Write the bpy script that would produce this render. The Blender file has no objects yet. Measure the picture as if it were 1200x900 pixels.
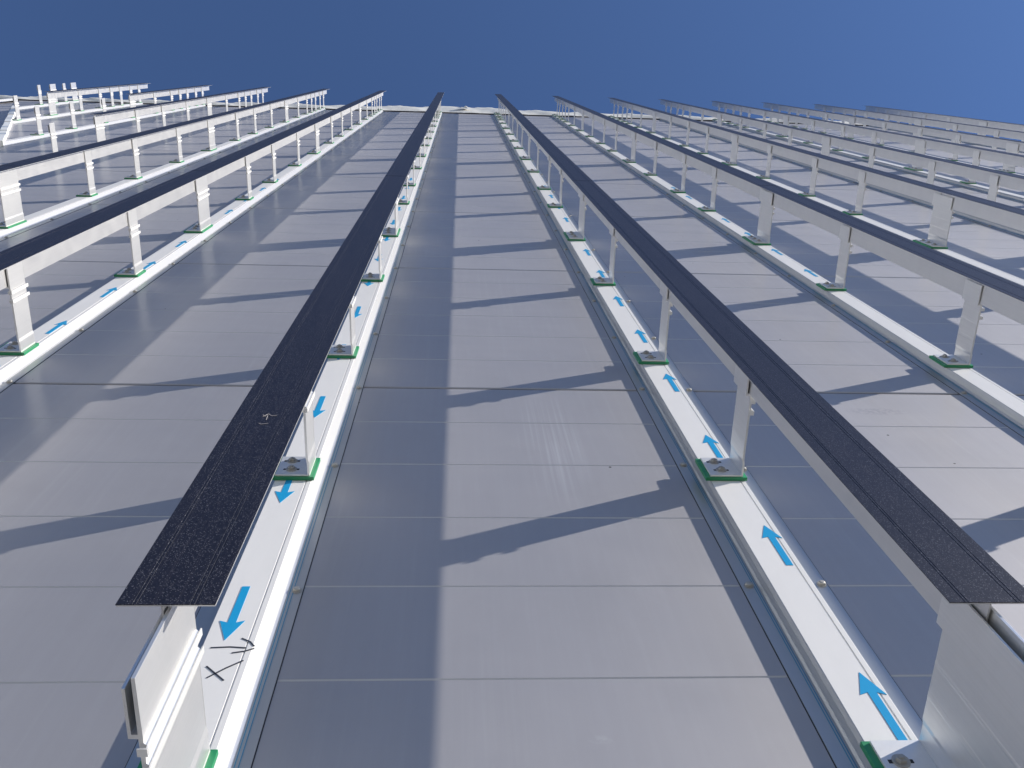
import bpy, bmesh, math, random
from mathutils import Vector, Matrix
random.seed(7)
scene = bpy.context.scene
C = scene.collection
ZC = 1.6                      # eye height; heights below are measured from the eye, ZC lifts them to the ground
ZB = -ZC                      # ground level in those heights

# ------------------------------------------------------------------ helpers
def W(x, h, z):               # x along the wall, h out of the wall, z above the eye
    return Vector((x, -h, z + ZC))

def box(bm, x0, x1, h0, h1, z0, z1, mat=0):
    v = [bm.verts.new((x, -h, z)) for x in (x0, x1) for h in (h0, h1) for z in (z0, z1)]
    for f in ((0,1,3,2),(4,6,7,5),(0,4,5,1),(2,3,7,6),(0,2,6,4),(1,5,7,3)):
        fc = bm.faces.new([v[i] for i in f]); fc.material_index = mat

def extrude(bm, pts, z0, z1, mat=0, close=True):
    """pts = outline in (x, h); swept upward from z0 to z1 and capped"""
    a = [bm.verts.new((x, -h, z0)) for x, h in pts]
    b = [bm.verts.new((x, -h, z1)) for x, h in pts]
    n = len(pts)
    for i in range(n if close else n-1):
        j = (i+1) % n
        bm.faces.new((a[i], a[j], b[j], b[i])).material_index = mat
    if close:
        bm.faces.new(a[::-1]); bm.faces.new(b)

def lathe(bm, cx, h0, cz, prof, n=14, hexn=None):
    """prof = (radius, rise) pairs; axis points out of the wall"""
    rings = []
    for r, t in prof:
        rings.append([bm.verts.new((cx + r*math.cos(2*math.pi*k/n), -(h0+t), cz + r*math.sin(2*math.pi*k/n))) for k in range(n)])
    for p, q in zip(rings, rings[1:]):
        for k in range(n):
            bm.faces.new((p[k], p[(k+1) % n], q[(k+1) % n], q[k]))
    bm.faces.new(rings[-1]); bm.faces.new(rings[0][::-1])

def mesh(name, bm, mats, bevel=0, smooth=False):
    if bevel:
        bmesh.ops.bevel(bm, geom=list(bm.edges), offset=bevel, segments=2, profile=0.6, affect='EDGES')
    bmesh.ops.recalc_face_normals(bm, faces=bm.faces)
    me = bpy.data.meshes.new(name); bm.to_mesh(me); bm.free()
    for m in (mats if isinstance(mats, (list, tuple)) else [mats]): me.materials.append(m)
    if smooth:
        for p in me.polygons: p.use_smooth = True
    return me

def obj(name, me, parent=None, loc=(0, 0, 0)):
    o = bpy.data.objects.new(name, me); C.objects.link(o)
    o.location = loc
    if parent: o.parent = parent
    return o

def tag(o, label=None, cat=None, group=None, kind=None):
    if label: o['label'] = label
    if cat: o['category'] = cat
    if group: o['group'] = group
    if kind: o['kind'] = kind
    return o

def copy_tree(o, parent=None):
    c = o.copy(); C.objects.link(c)
    if parent: c.parent = parent
    for ch in list(o.children): copy_tree(ch, c)
    return c

# ------------------------------------------------------------------ materials
def nt(name):
    m = bpy.data.materials.new(name); m.use_nodes = True
    t = m.node_tree; b = t.nodes['Principled BSDF']
    return m, t, b
def N(t, typ, **kw):
    n = t.nodes.new(typ)
    for k, v in kw.items(): setattr(n, k, v)
    return n
def ramp(t, src, stops):
    r = N(t, 'ShaderNodeValToRGB'); e = r.color_ramp.elements
    e[0].position, e[0].color = stops[0][0], (*stops[0][1], 1)
    e[1].position, e[1].color = stops[-1][0], (*stops[-1][1], 1)
    for p, c in stops[1:-1]:
        x = e.new(p); x.color = (*c, 1)
    t.links.new(src, r.inputs[0]); return r.outputs[0]
def g(v): return (v, v, v)
def coords(t, scale=(1, 1, 1), kind='Object', loc=(0, 0, 0)):
    c = N(t, 'ShaderNodeTexCoord'); mp = N(t, 'ShaderNodeMapping')
    mp.inputs['Scale'].default_value = scale; mp.inputs['Location'].default_value = loc
    t.links.new(c.outputs[kind], mp.inputs['Vector']); return mp.outputs[0]
def noise(t, vec, scale, detail=3, rough=.5):
    n = N(t, 'ShaderNodeTexNoise'); n.inputs['Scale'].default_value = scale
    n.inputs['Detail'].default_value = detail; n.inputs['Roughness'].default_value = rough
    t.links.new(vec, n.inputs['Vector']); return n.outputs['Fac']
def math_(t, op, a, b, clamp=False):
    n = N(t, 'ShaderNodeMath', operation=op); n.use_clamp = clamp
    for i, x in enumerate((a, b)):
        if x is None: continue
        if isinstance(x, (int, float)): n.inputs[i].default_value = x
        else: t.links.new(x, n.inputs[i])
    return n.outputs[0]
def mixc(t, fac, a, b, mode='MIX'):
    n = N(t, 'ShaderNodeMix', data_type='RGBA', blend_type=mode)
    if isinstance(fac, (int, float)): n.inputs[0].default_value = fac
    else: t.links.new(fac, n.inputs[0])
    for i, x in ((6, a), (7, b)):
        if isinstance(x, tuple): n.inputs[i].default_value = (*x, 1)
        else: t.links.new(x, n.inputs[i])
    return n.outputs[2]
def bump(t, b, h, strength, dist=.001):
    n = N(t, 'ShaderNodeBump'); n.inputs['Strength'].default_value = strength
    n.inputs['Distance'].default_value = dist
    t.links.new(h, n.inputs['Height']); t.links.new(n.outputs[0], b.inputs['Normal'])

def wall_material():
    m, t, b = nt('coated steel panel')
    v1 = coords(t); big = noise(t, v1, .9, 4, .55)
    vs = coords(t, (22, 1, 1.1)); streak = noise(t, vs, 2.2, 5, .6)
    fine = noise(t, coords(t, (90, 90, 260)), 3, 2)
    base = mixc(t, math_(t, 'MULTIPLY', big, .9), (.368, .357, .368), (.42, .407, .418))
    base = mixc(t, ramp(t, streak, [(.45, g(0)), (.8, g(.12))]), base, (.50, .50, .53))
    oi = N(t, 'ShaderNodeObjectInfo'); tone = math_(t, 'ADD', .955, math_(t, 'MULTIPLY', oi.outputs['Random'], .09))
    cc = N(t, 'ShaderNodeCombineColor'); [t.links.new(tone, cc.inputs[q]) for q in range(3)]
    base = mixc(t, 1.0, base, cc.outputs[0], 'MULTIPLY')
    # washed dirt runs and dusty clouds
    run = math_(t, 'MULTIPLY', ramp(t, noise(t, coords(t, (30, 1, .7)), 1.4, 4, .6), [(.56, g(0)), (.74, g(1))]), ramp(t, noise(t, v1, 1.7, 3, .5), [(.42, g(0)), (.62, g(1))]))
    base = mixc(t, math_(t, 'MULTIPLY', run, .12), base, (.62, .61, .60))
    dust = ramp(t, noise(t, coords(t, (1, 1, .8)), 5, 6, .7), [(.5, g(0)), (.75, g(.22))])
    base = mixc(t, dust, base, (.33, .32, .32))
    # pale drips below one joint of the middle bay, a smudge lower down
    c = N(t, 'ShaderNodeTexCoord'); sx = N(t, 'ShaderNodeSeparateXYZ'); t.links.new(c.outputs['Object'], sx.inputs[0])
    def blob(x0, z0, rx, rz):
        a = math_(t, 'POWER', math_(t, 'DIVIDE', math_(t, 'SUBTRACT', sx.outputs[0], x0), rx), 2)
        d = math_(t, 'POWER', math_(t, 'DIVIDE', math_(t, 'SUBTRACT', sx.outputs[2], z0), rz), 2)
        return math_(t, 'SUBTRACT', 1, math_(t, 'ADD', a, d), True)
    dn = ramp(t, noise(t, coords(t, (48, 1, .8)), 1.5, 3, .5), [(.47, g(0)), (.66, g(1))])
    # wobble
    drip = math_(t, 'MULTIPLY', blob(.265, 2.30+ZC, .10, .42), dn)
    base = mixc(t, math_(t, 'MULTIPLY', drip, .28), base, (.66, .66, .68))
    dn2 = ramp(t, noise(t, coords(t, (1, 1, 1)), 60, 4, .6), [(.45, g(0)), (.55, g(1))])
    sm = math_(t, 'MULTIPLY', blob(.232, 1.135+ZC, .022, .012), dn2)
    base = mixc(t, math_(t, 'MULTIPLY', sm, .1), base, (.75, .75, .74))
    sm2 = math_(t, 'MULTIPLY', blob(1.31, 2.56+ZC, .11, .035), dn2)
    base = mixc(t, math_(t, 'MULTIPLY', sm2, .35), base, (.22, .22, .25))
    # sparse dark grit
    vo = N(t, 'ShaderNodeTexVoronoi', feature='F1'); vo.inputs['Scale'].default_value = 7
    t.links.new(v1, vo.inputs['Vector'])
    sp = math_(t, 'LESS_THAN', vo.outputs['Distance'], .026)
    pick = N(t, 'ShaderNodeSeparateXYZ'); t.links.new(vo.outputs['Color'], pick.inputs[0])
    sp = math_(t, 'MULTIPLY', sp, math_(t, 'GREATER_THAN', pick.outputs[0], .45))
    base = mixc(t, sp, base, (.05, .045, .04))
    t.links.new(base, b.inputs['Base Color'])
    b.inputs['Metallic'].default_value = .72
    b.inputs['Specular IOR Level'].default_value = .5
    b.inputs['Coat Weight'].default_value = .45; b.inputs['Coat Roughness'].default_value = .22; b.inputs['Coat IOR'].default_value = 1.45
    r = math_(t, 'ADD', .60, math_(t, 'MULTIPLY', big, .14)); t.links.new(r, b.inputs['Roughness'])
    hh = math_(t, 'ADD', math_(t, 'MULTIPLY', fine, .25), math_(t, 'MULTIPLY', noise(t, coords(t, (1.2, 1, 2.2)), 1.6, 2), 22))
    bump(t, b, hh, .25, .0012)
    return m

def alu(name, base=(.80, .80, .79), rough=.42, metal=.85, axis=(1, 1, 60), amp=.16):
    m, t, b = nt(name)
    s = noise(t, coords(t, axis), 3, 4, .6); d = noise(t, coords(t), 14, 4, .6)
    k = math_(t, 'ADD', math_(t, 'MULTIPLY', s, amp), math_(t, 'MULTIPLY', d, amp))
    c = mixc(t, k, base, tuple(x*.45 for x in base))
    t.links.new(c, b.inputs['Base Color']); b.inputs['Metallic'].default_value = metal
    t.links.new(math_(t, 'ADD', rough-.06, math_(t, 'MULTIPLY', d, .14)), b.inputs['Roughness'])
    bump(t, b, s, .12, .0006)
    return m

def plain(name, col, rough, var=.12, scale=20, metal=0, bumpk=.1, axis=(1, 1, 1)):
    m, t, b = nt(name)
    n = noise(t, coords(t, axis), scale, 4, .6)
    c = mixc(t, n, tuple(x*(1-var) for x in col), tuple(min(1, x*(1+var)) for x in col))
    t.links.new(c, b.inputs['Base Color']); b.inputs['Roughness'].default_value = rough
    b.inputs['Metallic'].default_value = metal
    bump(t, b, n, bumpk, .0006)
    return m

def tape_material():
    m, t, b = nt('speckled dark tape')
    v = coords(t)
    c = (.006, .005, .008)
    gr = N(t, 'ShaderNodeTexVoronoi', feature='F1'); gr.inputs['Scale'].default_value = 650
    t.links.new(v, gr.inputs['Vector'])
    s = N(t, 'ShaderNodeSeparateXYZ'); t.links.new(gr.outputs['Color'], s.inputs[0])
    fleck = math_(t, 'MULTIPLY', math_(t, 'LESS_THAN', gr.outputs['Distance'], .42), math_(t, 'GREATER_THAN', s.outputs[0], .82))
    gr2 = noise(t, v, 260, 3, .7)
    col = mixc(t, ramp(t, gr2, [(.35, g(0)), (.75, g(1))]), c, (.019, .018, .028))
    col = mixc(t, math_(t, 'MULTIPLY', fleck, .6), col, (.24, .235, .26))
    # fine lengthwise scuffs
    sc = ramp(t, noise(t, coords(t, (700, 1, 2)), 1, 3, .6), [(.56, g(0)), (.8, g(.35))])
    col = mixc(t, sc, col, (.12, .105, .115))
    t.links.new(col, b.inputs['Base Color'])
    b.inputs['Roughness'].default_value = .40; b.inputs['Specular IOR Level'].default_value = .42
    bump(t, b, gr2, .35, .0006)
    return m

M_WALL = wall_material()
M_GROOVE = plain('groove edge with painted highlight', (.47, .47, .48), .5, .1, 9)  # groove flanks coloured lighter to stand in for light reflected off the ground
M_ALU = alu('mill finish aluminium', base=(.88, .875, .86), rough=.31, metal=.70, axis=(70, 70, 1.5), amp=.2)
M_FOOT = alu('foot plate aluminium', base=(.84, .835, .82), rough=.48, metal=.6, axis=(30, 30, 30), amp=.2)
M_ALUR = alu('extruded aluminium rail', base=(.76, .755, .75), axis=(60, 60, 1.2), rough=.38)
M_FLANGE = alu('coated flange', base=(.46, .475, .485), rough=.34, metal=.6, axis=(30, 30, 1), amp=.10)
M_FILM = plain('white protective film', (.74, .725, .71), .40, .05, 5, bumpk=.5, axis=(4, 4, 1.2))
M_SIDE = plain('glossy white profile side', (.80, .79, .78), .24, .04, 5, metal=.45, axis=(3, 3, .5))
M_STRIPE = plain('blue film edge', (.05, .22, .36), .4)
M_ARROW = plain('blue print', (.01, .31, .60), .4, .06)
M_GREEN = plain('green plastic shim', (.02, .23, .095), .45, .15, 30)
M_STEEL = alu('zinc plated steel', base=(.50, .485, .45), rough=.55, metal=.6, axis=(8, 8, 8), amp=.3)
M_INK = plain('marker ink', (.03, .035, .05), .5)
M_TAPE = tape_material()
M_CHALK = plain('chalk scratch', (.45, .42, .40), .8)
M_MEMB = plain('pale roofing membrane', (.62, .61, .58), .6, .25, 3.5, bumpk=.6)
M_DARK = plain('dark joint and shadow gap', (.03, .03, .035), .8)
M_GROUND = plain('site concrete', (.30, .29, .27), .9, .2, 2)
M_WHITE = plain('white trim', (.80, .80, .79), .4, .05, 8)

# ------------------------------------------------------------------ measured layout
RIBX = {-7: -8.0, -6: -6.87, -5: -5.7529, -4: -4.6431, -3: -3.5764, -2: -2.4957, -1: -1.4514, 0: -.374, 1: .689,
        2: 1.7681, 3: 2.8237, 4: 3.7916, 5: 4.7919, 6: 5.7907, 7: 6.7933, 8: 7.8014}
PZ0, PP = 1.2836, .2884
TOP = 17.42
H1, HS = .030, .0095           # face of the cover profile; shim thickness
ORD = ['', 'first', 'second', 'third', 'fourth', 'fifth', 'sixth', 'seventh', 'eighth', 'ninth', 'tenth', 'eleventh', 'twelfth',
       'thirteenth', 'fourteenth', 'fifteenth', 'sixteenth', 'seventeenth', 'eighteenth', 'nineteenth', 'twentieth']
def where(i):
    if i == -7: return 'leftmost strip of the wall'
    if i == 8: return 'rightmost strip of the wall'
    return (ORD[1-i] + ' strip left of middle bay') if i <= 0 else (ORD[i] + ' strip right of middle bay')
def rake_x(z): return -4.66 - .42*(z-9.74)
def rake_z(x): return 9.74 + (-4.66-x)/.42

# ------------------------------------------------------------------ ground
bm = bmesh.new(); n = 12
gv = [[bm.verts.new((-600+1200*i/n, -600+1200*j/n, 0)) for j in range(n+1)] for i in range(n+1)]
for i in range(n):
    for j in range(n): bm.faces.new((gv[i][j], gv[i+1][j], gv[i+1][j+1], gv[i][j+1]))
tag(obj('ground', mesh('ground', bm, M_GROUND)), kind='structure')

# ------------------------------------------------------------------ the wall: horizontal panels with pressed grooves
wall = obj('facade_wall', None)
tag(wall, 'tall wall of grooved silver grey metal panels rising to the sky behind every strip', 'wall')
def panel(z0, z1, first):
    """outline in (z, h) from the lower joint to the upper one, grooves every PP"""
    bm = bmesh.new()
    prof = [(z0+.005, -.05), (z0+.005, -.003), (z0+.009, 0)]
    z = z0+PP
    while z < z1-.1:
        prof += [(z-.0022, 0), (z-.0012, -.0022), (z-.0002, -.0022), (z+.0028, 0)]
        z += PP
    prof += [(z1-.009, 0), (z1-.005, -.003), (z1-.005, -.05)]
    def xl(z):
        if z0 < 9.4: return -9.2
        return max(rake_x(z), -9.2)
    NX = 1
    L = [bm.verts.new((xl(z), -h, z+ZC)) for z, h in prof]; Rr = [bm.verts.new((8.35, -h, z+ZC)) for z, h in prof]
    for k in range(len(prof)-1):
        f = bm.faces.new((L[k], Rr[k], Rr[k+1], L[k+1]))
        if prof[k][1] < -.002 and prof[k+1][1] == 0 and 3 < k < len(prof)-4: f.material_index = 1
    return bm
rows = []
zj = PZ0 + 5*PP - 6*PP*3
edges = [zj + 6*PP*k for k in range(13)]
edges = [e for e in edges if ZB < e < TOP-.3]
edges = [ZB+.02] + edges + [TOP]
for a, b in zip(edges, edges[1:]):
    if b-a < .1: continue
    # keep the groove grid aligned when the row is cut short at the ground
    bm = panel(a, b, False) if abs((b-a)-6*PP) < .01 or b == TOP else panel(b-6*PP if b-6*PP > ZB-2 else a, b, False)
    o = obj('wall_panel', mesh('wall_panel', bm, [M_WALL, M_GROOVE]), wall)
bm = bmesh.new(); box(bm, -9.15, 8.3, -.35, -.045, ZB+ZC+.01, 9.45+ZC)
def prism_xz(bm, pts, h0, h1):
    a = [bm.verts.new((x, -h0, z+ZC)) for x, z in pts]; b = [bm.verts.new((x, -h1, z+ZC)) for x, z in pts]
    k = len(pts)
    for i in range(k): bm.faces.new((a[i], a[(i+1) % k], b[(i+1) % k], b[i]))
    bm.faces.new(a[::-1]); bm.faces.new(b)
prism_xz(bm, [(rake_x(9.46)+.02, 9.46), (8.3, 9.46), (8.3, TOP-.02), (-8.0, TOP-.02), (rake_x(TOP)+.2, TOP-.3)], -.35, -.045)
obj('wall_core', mesh('wall_core', bm, M_DARK), wall)

# parapet wrapped in pale membrane, uneven along its length
bm = bmesh.new()
tz = [(-9.3, 17.66), (-6, 17.68), (-3, 17.80), (-1.4, 18.02), (-.6, 18.45), (-.1, 18.62), (.3, 18.60), (.8, 18.3), (1.2, 18.08), (2.5, 17.9), (4.5, 17.8), (8.4, 17.72)]
def topz(x):
    for (a, za), (b, zb) in zip(tz, tz[1:]):
        if a <= x <= b: return za + (zb-za)*(x-a)/(b-a)
    return 17.7
nx, nr = 260, 12
rng = random.Random(3)
wv = [rng.uniform(-1, 1) for _ in range(nx+1)]
grid = []
for i in range(nx+1):
    x = -9.2 + 17.6*i/nx
    z1 = topz(x) + .025*math.sin(x*3.1) + .03*wv[i]
    col = []
    for k in range(nr+1):
        u = k/nr
        zz = TOP+.02 + (z1-TOP-.02)*min(1, u*1.25) if u < .8 else z1 - .06*(u-.8)/.2
        h = .012 + .05*math.sin(min(1, u*1.25)*math.pi*.55) + .012*math.sin(x*7+u*5) + .008*wv[i]*math.sin(u*6)
        if u >= .8: h = h - .30*(u-.8)/.2
        col.append(bm.verts.new((x, -h, zz+ZC)))
    grid.append(col)
for i in range(nx):
    for k in range(nr): bm.faces.new((grid[i][k], grid[i+1][k], grid[i+1][k+1], grid[i][k+1]))
obj('parapet_membrane', mesh('parapet_membrane', bm, M_MEMB, smooth=True), wall)
bm = bmesh.new(); box(bm, -9.2, 8.35, -.03, .018, TOP+ZC+.004, TOP+ZC+.05)
obj('edge_strip', mesh('edge_strip', bm, M_DARK), wall)
# torn fold of membrane in the middle
bm = bmesh.new()
for k in range(3):
    a = rng.uniform(0, 6.28); x = .05+rng.uniform(-.14, .14); z = 17.85+rng.uniform(-.12, .12)
    c = [bm.verts.new((x+rng.uniform(.05, .16)*math.cos(a+q*1.57), -(.07+rng.uniform(0, .02)), z+ZC+rng.uniform(.05, .16)*math.sin(a+q*1.57))) for q in range(4)]
    top = bm.verts.new((x, -(.10+rng.uniform(0, .02)), z+ZC))
    for q in range(4): bm.faces.new((c[q], c[(q+1) % 4], top))
    bm.faces.new(c[::-1])
obj('membrane_fold', mesh('membrane_fold', bm, M_MEMB), wall)

# recessed wall beyond the raking edge, far left
rw = obj('recessed_wall', None); tag(rw, 'set back panel wall beyond the slanting white edge at far left', 'wall')
bm = bmesh.new()
prof = [(8.5, -.03)]
z = 8.6
while z < 17.3:
    prof += [(z-.006, -.03), (z, -.042), (z+.006, -.03)]; z += .45
prof.append((17.44, -.03))
L = [bm.verts.new((-11, -h, z+ZC)) for z, h in prof]; Rr = [bm.verts.new((-4.0, -h, z+ZC)) for z, h in prof]
for k in range(len(prof)-1): bm.faces.new((L[k], Rr[k], Rr[k+1], L[k+1]))
obj('wall_panel', mesh('recessed_panel', bm, M_WALL), rw)
# white edge trim in short lengths along the rake
et = obj('edge_trim', None); tag(et, 'white slanting edge trim in short overlapping lengths at far left', 'trim')
L_ = math.hypot(.42, 1.0); dx, dz = -.42/L_, 1/L_
for k in range(9):
    s0 = k*.66; s1 = s0+.652
    x0, z0 = -4.60+dx*s0, 9.6+dz*s0; x1, z1 = -4.60+dx*s1, 9.6+dz*s1
    bm = bmesh.new(); nxp, nzp = dz, -dx
    w = .035
    prism_xz(bm, [(x0-w*nxp, z0-w*nzp), (x0+w*nxp, z0+w*nzp), (x1+w*nxp, z1+w*nzp), (x1-w*nxp, z1-w*nzp)], -.02, .05 if k % 2 else .058)
    obj('trim_length', mesh('trim_length', bm, M_WHITE), et)

# ------------------------------------------------------------------ cover profiles (vertical strips screwed to the wall)
def arrow_mesh():
    bm = bmesh.new()
    pts = [(-.0075, 0), (.0075, 0), (.0075, .118), (.0225, .112), (0, .170), (-.0225, .112), (-.0075, .118)]
    extrude_dir = [bm.verts.new((x, 0, z)) for x, z in pts]; b = [bm.verts.new((x, -.0007, z)) for x, z in pts]
    for i in range(7): bm.faces.new((extrude_dir[i], extrude_dir[(i+1) % 7], b[(i+1) % 7], b[i]))
    bm.faces.new(b)
    return mesh('arrow', bm, M_ARROW)
ARROW = arrow_mesh()
bm = bmesh.new(); lathe(bm, 0, 0, 0, [(.0105, 0), (.0105, .0014), (.0078, .0016), (.0078, .004), (.0066, .0062), (.0035, .0074)], 12)
SCREW = mesh('screw', bm, M_STEEL)
def profile_parts(z0, z1, i=1):
    bm = bmesh.new()
    a = [(-.1048, 0), (-.1048, .0016), (-.0705, .0016), (-.0600, .0276), (-.0600, .0248), (-.0690, .0004), (-.0690, 0)]
    extrude(bm, [(-.1048, .0002), (-.1048, .0018), (-.0690, .0018), (-.0690, .0002)], z0, z1)
    box(bm, -.1066, -.0700, -.0002, .0005, z0, z1, 1)  # dark strip painting in the shadow gap along the flange edge
    left = mesh('side_flange', bm, [M_FLANGE, M_DARK])
    bm = bmesh.new()
    extrude(bm, [(.0480, .0002), (.0480, .0018), (.0766, .0018), (.0766, .0002)], z0, z1)
    box(bm, .0490, .0784, -.0002, .0005, z0, z1, 1)  # matching dark strip as the painted shade line on this side
    right = mesh('side_flange', bm, [M_FLANGE, M_DARK])
    bm = bmesh.new()
    extrude(bm, [(-.0692, .0004), (-.0692, .0022), (-.0662, .0080), (-.0655, .0080), (-.0625, .0200), (-.0620, .0200), (-.0584, .0290), (-.0572, H1),
                 (.0150, H1), (.0158, H1-.0022), (.0178, H1-.0022), (.0186, H1), (.0280, H1), (.0292, .0290),
                 (.0440, .0046), (.0482, .0022), (.0482, .0004)], z0, z1)
    bm.faces.ensure_lookup_table()
    for f in bm.faces:
        f.normal_update()
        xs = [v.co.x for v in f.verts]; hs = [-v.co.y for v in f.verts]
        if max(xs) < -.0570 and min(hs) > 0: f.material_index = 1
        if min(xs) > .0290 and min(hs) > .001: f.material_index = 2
    cover = mesh('filmed_cover', bm, [M_FILM, M_FLANGE, M_SIDE])
    bm = bmesh.new()
    for x in ((.0528, .0590) if i == 0 else (-.0745, -.0790)): box(bm, x-.0008, x+.0008, .0018, .0024, z0, z1)
    stripe = mesh('film_edge_stripe', bm, M_STRIPE)
    return left, right, cover, stripe
FULL = profile_parts(.03-ZC+ZC, TOP+ZC)
for i, X in RIBX.items():
    z0 = .03
    parts = FULL if i else profile_parts(.03, TOP+ZC, 0)
    if i <= -5:
        z0 = {-5: 12.36, -6: 15.0, -7: 16.6}[i] + ZC
        parts = profile_parts(z0, TOP+ZC)
    r = obj('cover_profile', None, loc=(X, 0, 0))
    nm = {0: 'white filmed cover strip with blue arrows pointing down, ' + where(0)}
    lab = nm.get(i, ('white filmed cover strip with blue arrows pointing up, ' if -1 <= i <= 1 else 'white metal cover strip screwed to the wall, ') + where(i))
    tag(r, lab, 'cover strip', 'vertical cover strips on the wall')
    obj('side_flange', parts[0], r); obj('side_flange', parts[1], r)
    cov = obj('filmed_cover', parts[2], r); obj('film_edge_stripe', parts[3], r)
    if -3 <= i <= 4:
        for k in range(28):
            zz = 1.570 + .573*k
            if zz > TOP-.05: break
            if i >= 1: obj('screw', SCREW, r, (-.0885, -.0018, zz+ZC+random.uniform(-.02, .02)))
            obj('screw', SCREW, r, (.0655, -.0018, zz+ZC+random.uniform(-.02, .02)))
    if -1 <= i <= 2:
        k = 0
        while True:
            zz = (1.085 if i != 0 else 1.355) + .517*k + {0: 0, 1: 0, -1: .0, 2: .12}.get(i, .2)
            if zz > 7.6: break
            if zz > (.3 if i < 2 else 4.0):
                a = obj('arrow', ARROW, cov, (.004, -(H1+.0002), zz+ZC))
                if i == 0:
                    a.rotation_euler = (0, math.pi, 0); a.location.z += .17; a.location.x = -.024
            k += 1

# marker strokes on the left strip
def stroke(bm, pts, w, h):
    for (x0, z0), (x1, z1) in zip(pts, pts[1:]):
        d = Vector((x1-x0, z1-z0)); d.normalize(); nn = Vector((-d.y, d.x))*w/2
        e = d*w*.3
        q = [(x0-e.x+nn.x, z0-e.y+nn.y), (x1+e.x+nn.x, z1+e.y+nn.y), (x1+e.x-nn.x, z1+e.y-nn.y), (x0-e.x-nn.x, z0-e.y-nn.y)]
        a = [bm.verts.new((x, -h, z+ZC)) for x, z in q]; b = [bm.verts.new((x, -(h+.0006), z+ZC)) for x, z in q]
        for i in range(4): bm.faces.new((a[i], a[(i+1) % 4], b[(i+1) % 4], b[i]))
        bm.faces.new(b)
INKPTS = [[(-0.41, 1.283), (-0.374, 1.247)], [(-0.402, 1.254), (-0.378, 1.278), (-0.354, 1.298)], [(-0.416, 1.334), (-0.384, 1.336), (-0.357, 1.333)], [(-0.369, 1.36), (-0.353, 1.35), (-0.344, 1.338)], [(-0.377, 1.319), (-0.356, 1.324), (-0.343, 1.331)]]
bm = bmesh.new()
for s in INKPTS: stroke(bm, s, .0028, H1+.0002)
tag(obj('marker_writing', mesh('marker_writing', bm, M_INK)), 'black marker strokes reading X and an angle mark, near bottom of the left white strip', 'writing')

# ------------------------------------------------------------------ wall brackets
def make_bracket(H, big, label):
    root = obj('wall_bracket', None)
    tag(root, label, 'bracket', 'large brackets at the rail joints' if big else 'small brackets along the strips')
    bm = bmesh.new()
    e = .004 if big else 0
    box(bm, -.070, .034, H1+.0004, H1+HS, -.004, H+.004)
    sh = mesh('shim', bm, M_GREEN, bevel=.0008)
    obj('shim', sh, root)
    bm = bmesh.new(); f0 = H1+HS+.0002
    box(bm, -.058, .0240, f0, f0+.0045, 0, H)
    foot = obj('foot_plate', mesh('foot_plate', bm, M_FOOT, bevel=.0007), root)
    for q in ((H*.28, H*.74) if not big else (H*.22, H*.5, H*.8)):
        bm = bmesh.new()
        cx = -.024 if q < H*.5 else -.030
        box(bm, cx-.019, cx+.019, f0+.0040, f0+.0048, q-.0038, q+.0038)
        obj('bolt_slot', mesh('bolt_slot', bm, M_DARK), foot)
    # web with forked outer end: long blade right of the rail, short cheek left of it
    bm = bmesh.new()
    t0, t1 = .0165, .0212
    out = [(t0+.0026, f0+.0047), (t1+.0026, f0+.0047), (t1+.0026, .075), (t1, .085), (t1, .205), (t1+.004, .208), (t1+.004, .216), (t1, .219), (t1, .234), (t1+.004, .237), (t1+.004, .245), (t1, .248),
           (t1, .338), (t0, .338), (t0, .2600), (.0083, .2600), (.0083, .3240), (.0045, .3240), (.0045, .2545), (t0, .2545), (t0, .190), (t0-.0003, .188), (t0-.0003, .184), (t0, .182), (t0, .136), (t0-.0003, .134), (t0-.0003, .126), (t0, .124), (t0, .085), (t0+.0026, .075)]
    extrude(bm, out, 0, H)
    web = obj('web', mesh('web', bm, M_ALU, bevel=.0004), root)
    # spring clip bars and rivets on the free edge
    bm = bmesh.new()
    for hh in (.207, .236):
        box(bm, t1+.0042, t1+.0066, hh, hh+.011, -.006, H+.005)
        box(bm, t0-.0010, t1+.0066, hh, hh+.011, -.0085, -.0064)
    obj('spring_clip', mesh('spring_clip', bm, M_FOOT, bevel=.0006), root)
    for q in ((H*.28, H*.74) if not big else (H*.22, H*.5, H*.8)):
        bm = bmesh.new()
        lathe(bm, 0, 0, 0, [(.0135, 0), (.0135, .0016), (.0125, .0020)], 16)
        lathe(bm, 0, .0020, 0, [(.0088, 0), (.0088, .0050), (.0078, .0058)], 6)
        lathe(bm, 0, .0058, 0, [(.0040, 0), (.0040, .0036), (.0032, .0042)], 8)
        b_ = obj('bolt', mesh('bolt', bm, M_STEEL), foot, (-.024 if q < H*.5 else -.030, -(f0+.0046), q))
    return root

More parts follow.
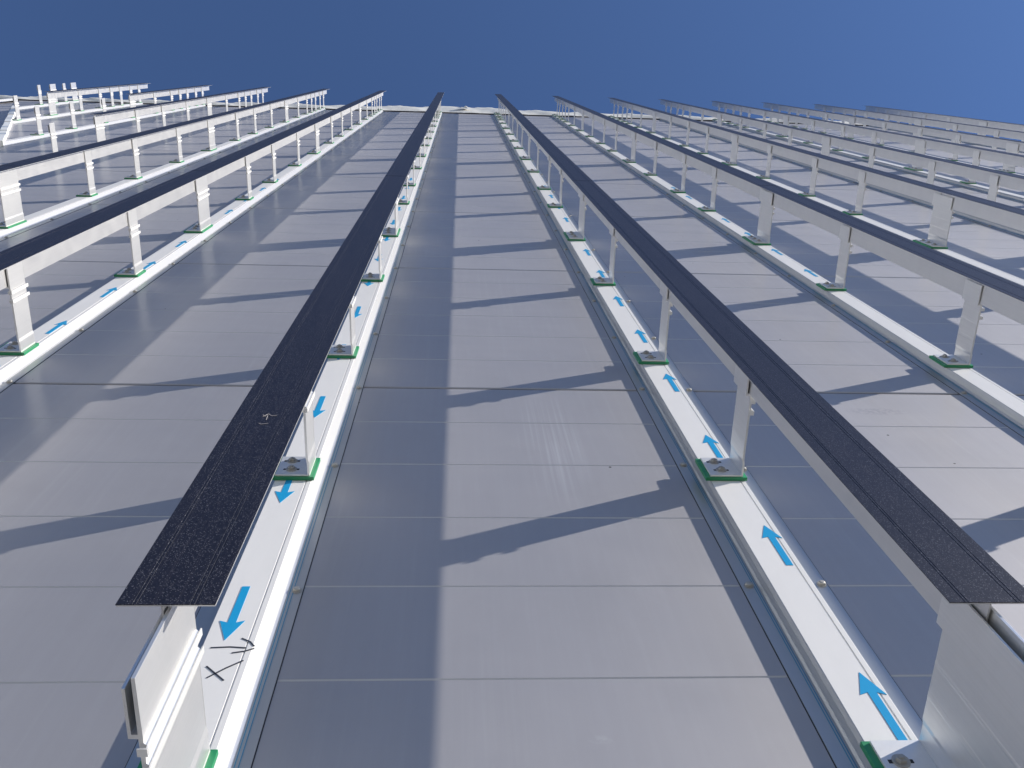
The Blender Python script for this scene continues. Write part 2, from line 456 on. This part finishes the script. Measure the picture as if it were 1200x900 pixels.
SMALL_Z = [2.0, 2.915, 4.022, 6.30, 7.208, 8.345, 10.565, 11.49, 12.52, 14.62, 15.44, 15.92, 16.36, 16.88, 17.30]
BIG_Z = [.856, 5.10, 9.40, 13.55]
small0 = make_bracket(.104, False, 'x'); big0 = make_bracket(.220, True, 'x')
first = {'s': True, 'b': True}
jr = random.Random(11)
def all_z(i):
    zs = sorted([(z, 's') for z in SMALL_Z] + [(z, 'b') for z in BIG_Z])
    if i == -7: return []
    if i == -6: return [(15.85, 's'), (16.32, 'b'), (16.84, 's'), (17.19, 'b')]
    if i == -5: return [q for q in zs if q[0] > 12.4]
    if i == -4: return [q for q in zs if q[0] > 9.0]
    if i == -3: return [q for q in zs if q[0] > 6.9]
    if i == -2: return [q for q in zs if q[0] > 2.5]
    return zs
for i, X in RIBX.items():
    for k, (z, kind) in enumerate(all_z(i)):
        src = small0 if kind == 's' else big0
        o = src if first[kind] else copy_tree(src)
        first[kind] = False
        o.location = (X + jr.uniform(-.0015, .0015), 0, z + ZC + (jr.uniform(-.012, .012) if z > 1.5 else 0))
        o['label'] = ('large' if kind == 'b' else 'small') + ' aluminium bracket, ' + ORD[k+1] + ' from the bottom on ' + where(i)
        o['group'] = 'large brackets at the rail joints' if kind == 'b' else 'small brackets along the strips'

# ------------------------------------------------------------------ T rails carried by the brackets
SEG = [(.982, 5.246), (5.254, 9.432), (9.440, 13.592), (13.600, 17.85)]
SEGN = ['lowest length', 'second length up', 'third length up', 'top length']
def make_rail(L):
    r = obj('facade_rail', None)
    bm = bmesh.new(); box(bm, .0115, .0142, .2601, .3461, 0, L)
    bm2 = bmesh.new(); box(bm2, -.0430, .0778, .3463, .3489, .0015, L-.0015)
    obj('rail_web', mesh('rail_web', bm, M_ALUR), r); obj('rail_flange', mesh('rail_flange', bm2, M_ALUR), r)
    bm = bmesh.new()
    # tape with two pairs of pressed lines and a slightly ragged lower end
    t = .3502; gd = .0005
    out = [(-.0432, .3490), (-.0432, t)]
    for gx in (-.0225, -.0180, .0475, .0535):
        out += [(gx-.0008, t), (gx-.0003, t-gd), (gx+.0003, t-gd), (gx+.0008, t)]
    out += [(.0780, t), (.0780, .3490)]
    extrude(bm, out, 0, L)
    obj('facing_tape', mesh('facing_tape', bm, M_TAPE), r)
    return r
protos = [make_rail(b-a) for a, b in SEG]
used = [False]*4
RAILS = {i: (0, 1, 2, 3) for i in range(-2, 9)}
RAILS[-3] = (2, 3); RAILS[-4] = (3,); RAILS[-5] = (3,)
for i, segs in RAILS.items():
    for s in segs:
        o = protos[s] if not used[s] else copy_tree(protos[s]); used[s] = True
        o.location = (RIBX[i], 0, SEG[s][0] + ZC)
        tag(o, 'dark taped rail, ' + SEGN[s] + ', ' + where(i), 'rail', 'tape faced rails in front of the strips')

# pale scratch marks on the tape of the left rail
bm = bmesh.new()
SCR = [[(-0.365, 1.612), (-0.359, 1.604)], [(-0.363, 1.604), (-0.355, 1.617), (-0.349, 1.608), (-0.339, 1.609)], [(-0.354, 1.587), (-0.355, 1.608)], [(-0.364, 1.57), (-0.359, 1.566), (-0.347, 1.57)]]
for s in SCR: stroke(bm, s, .0008, .3503)
tag(obj('scratch_marks', mesh('scratch_marks', bm, M_CHALK)), 'small pale scratch marks on dark tape of the left middle rail', 'marks')

# ------------------------------------------------------------------ light
w = bpy.data.worlds.new('World'); scene.world = w; w.use_nodes = True
t = w.node_tree; bg = t.nodes['Background']
sun_dir = Vector((2.80, -1.0, 1.36)).normalized()
el = math.asin(sun_dir.z); az = math.atan2(sun_dir.x, sun_dir.y)      # clockwise from +Y
sky = t.nodes.new('ShaderNodeTexSky'); sky.sky_type = 'NISHITA'; sky.sun_disc = False
sky.sun_elevation = el; sky.sun_rotation = az
sky.air_density = 1.0; sky.dust_density = 0; sky.ozone_density = 3.2; sky.altitude = 300
mx = mixc(t, 1.0, sky.outputs[0], (.86, .92, 1.11), 'MULTIPLY'); t.links.new(mx, bg.inputs[0]); bg.inputs[1].default_value = .100
sl = bpy.data.lights.new('sun', 'SUN'); sl.energy = 5.0; sl.angle = math.radians(.53); sl.color = (1, .945, .86)
so = bpy.data.objects.new('sun', sl); C.objects.link(so)
so.rotation_euler = sun_dir.to_track_quat('Z', 'Y').to_euler(); so.location = (20, -20, 20)

# ------------------------------------------------------------------ camera
cd = bpy.data.cameras.new('camera'); cam = bpy.data.objects.new('camera', cd); C.objects.link(cam)
r = Vector((.99807015, -.0319846, -.05322552)); u = Vector((-.01199835, -.94032206, .34007421)); f = Vector((.06092627, .3387793, .93889114))
mw = Matrix((( r.x, u.x, -f.x, 0), (r.y, u.y, -f.y, 0), (r.z, u.z, -f.z, 0), (0, 0, 0, 1)))
mw.translation = W(0, 1, 0)
cam.matrix_world = mw
cd.sensor_width = 36; cd.lens = 1060.94/1200*36; cd.clip_start = .02; cd.clip_end = 3000
scene.camera = cam
scene.cycles.blur_glossy = 0.32; scene.cycles.sample_clamp_indirect = 1.3; scene.cycles.caustics_reflective = True
scene.view_settings.view_transform = 'Standard'; scene.view_settings.look = 'None'
scene.view_settings.exposure = .46; scene.view_settings.gamma = 1
scene.render.resolution_x = 1024; scene.render.resolution_y = 768
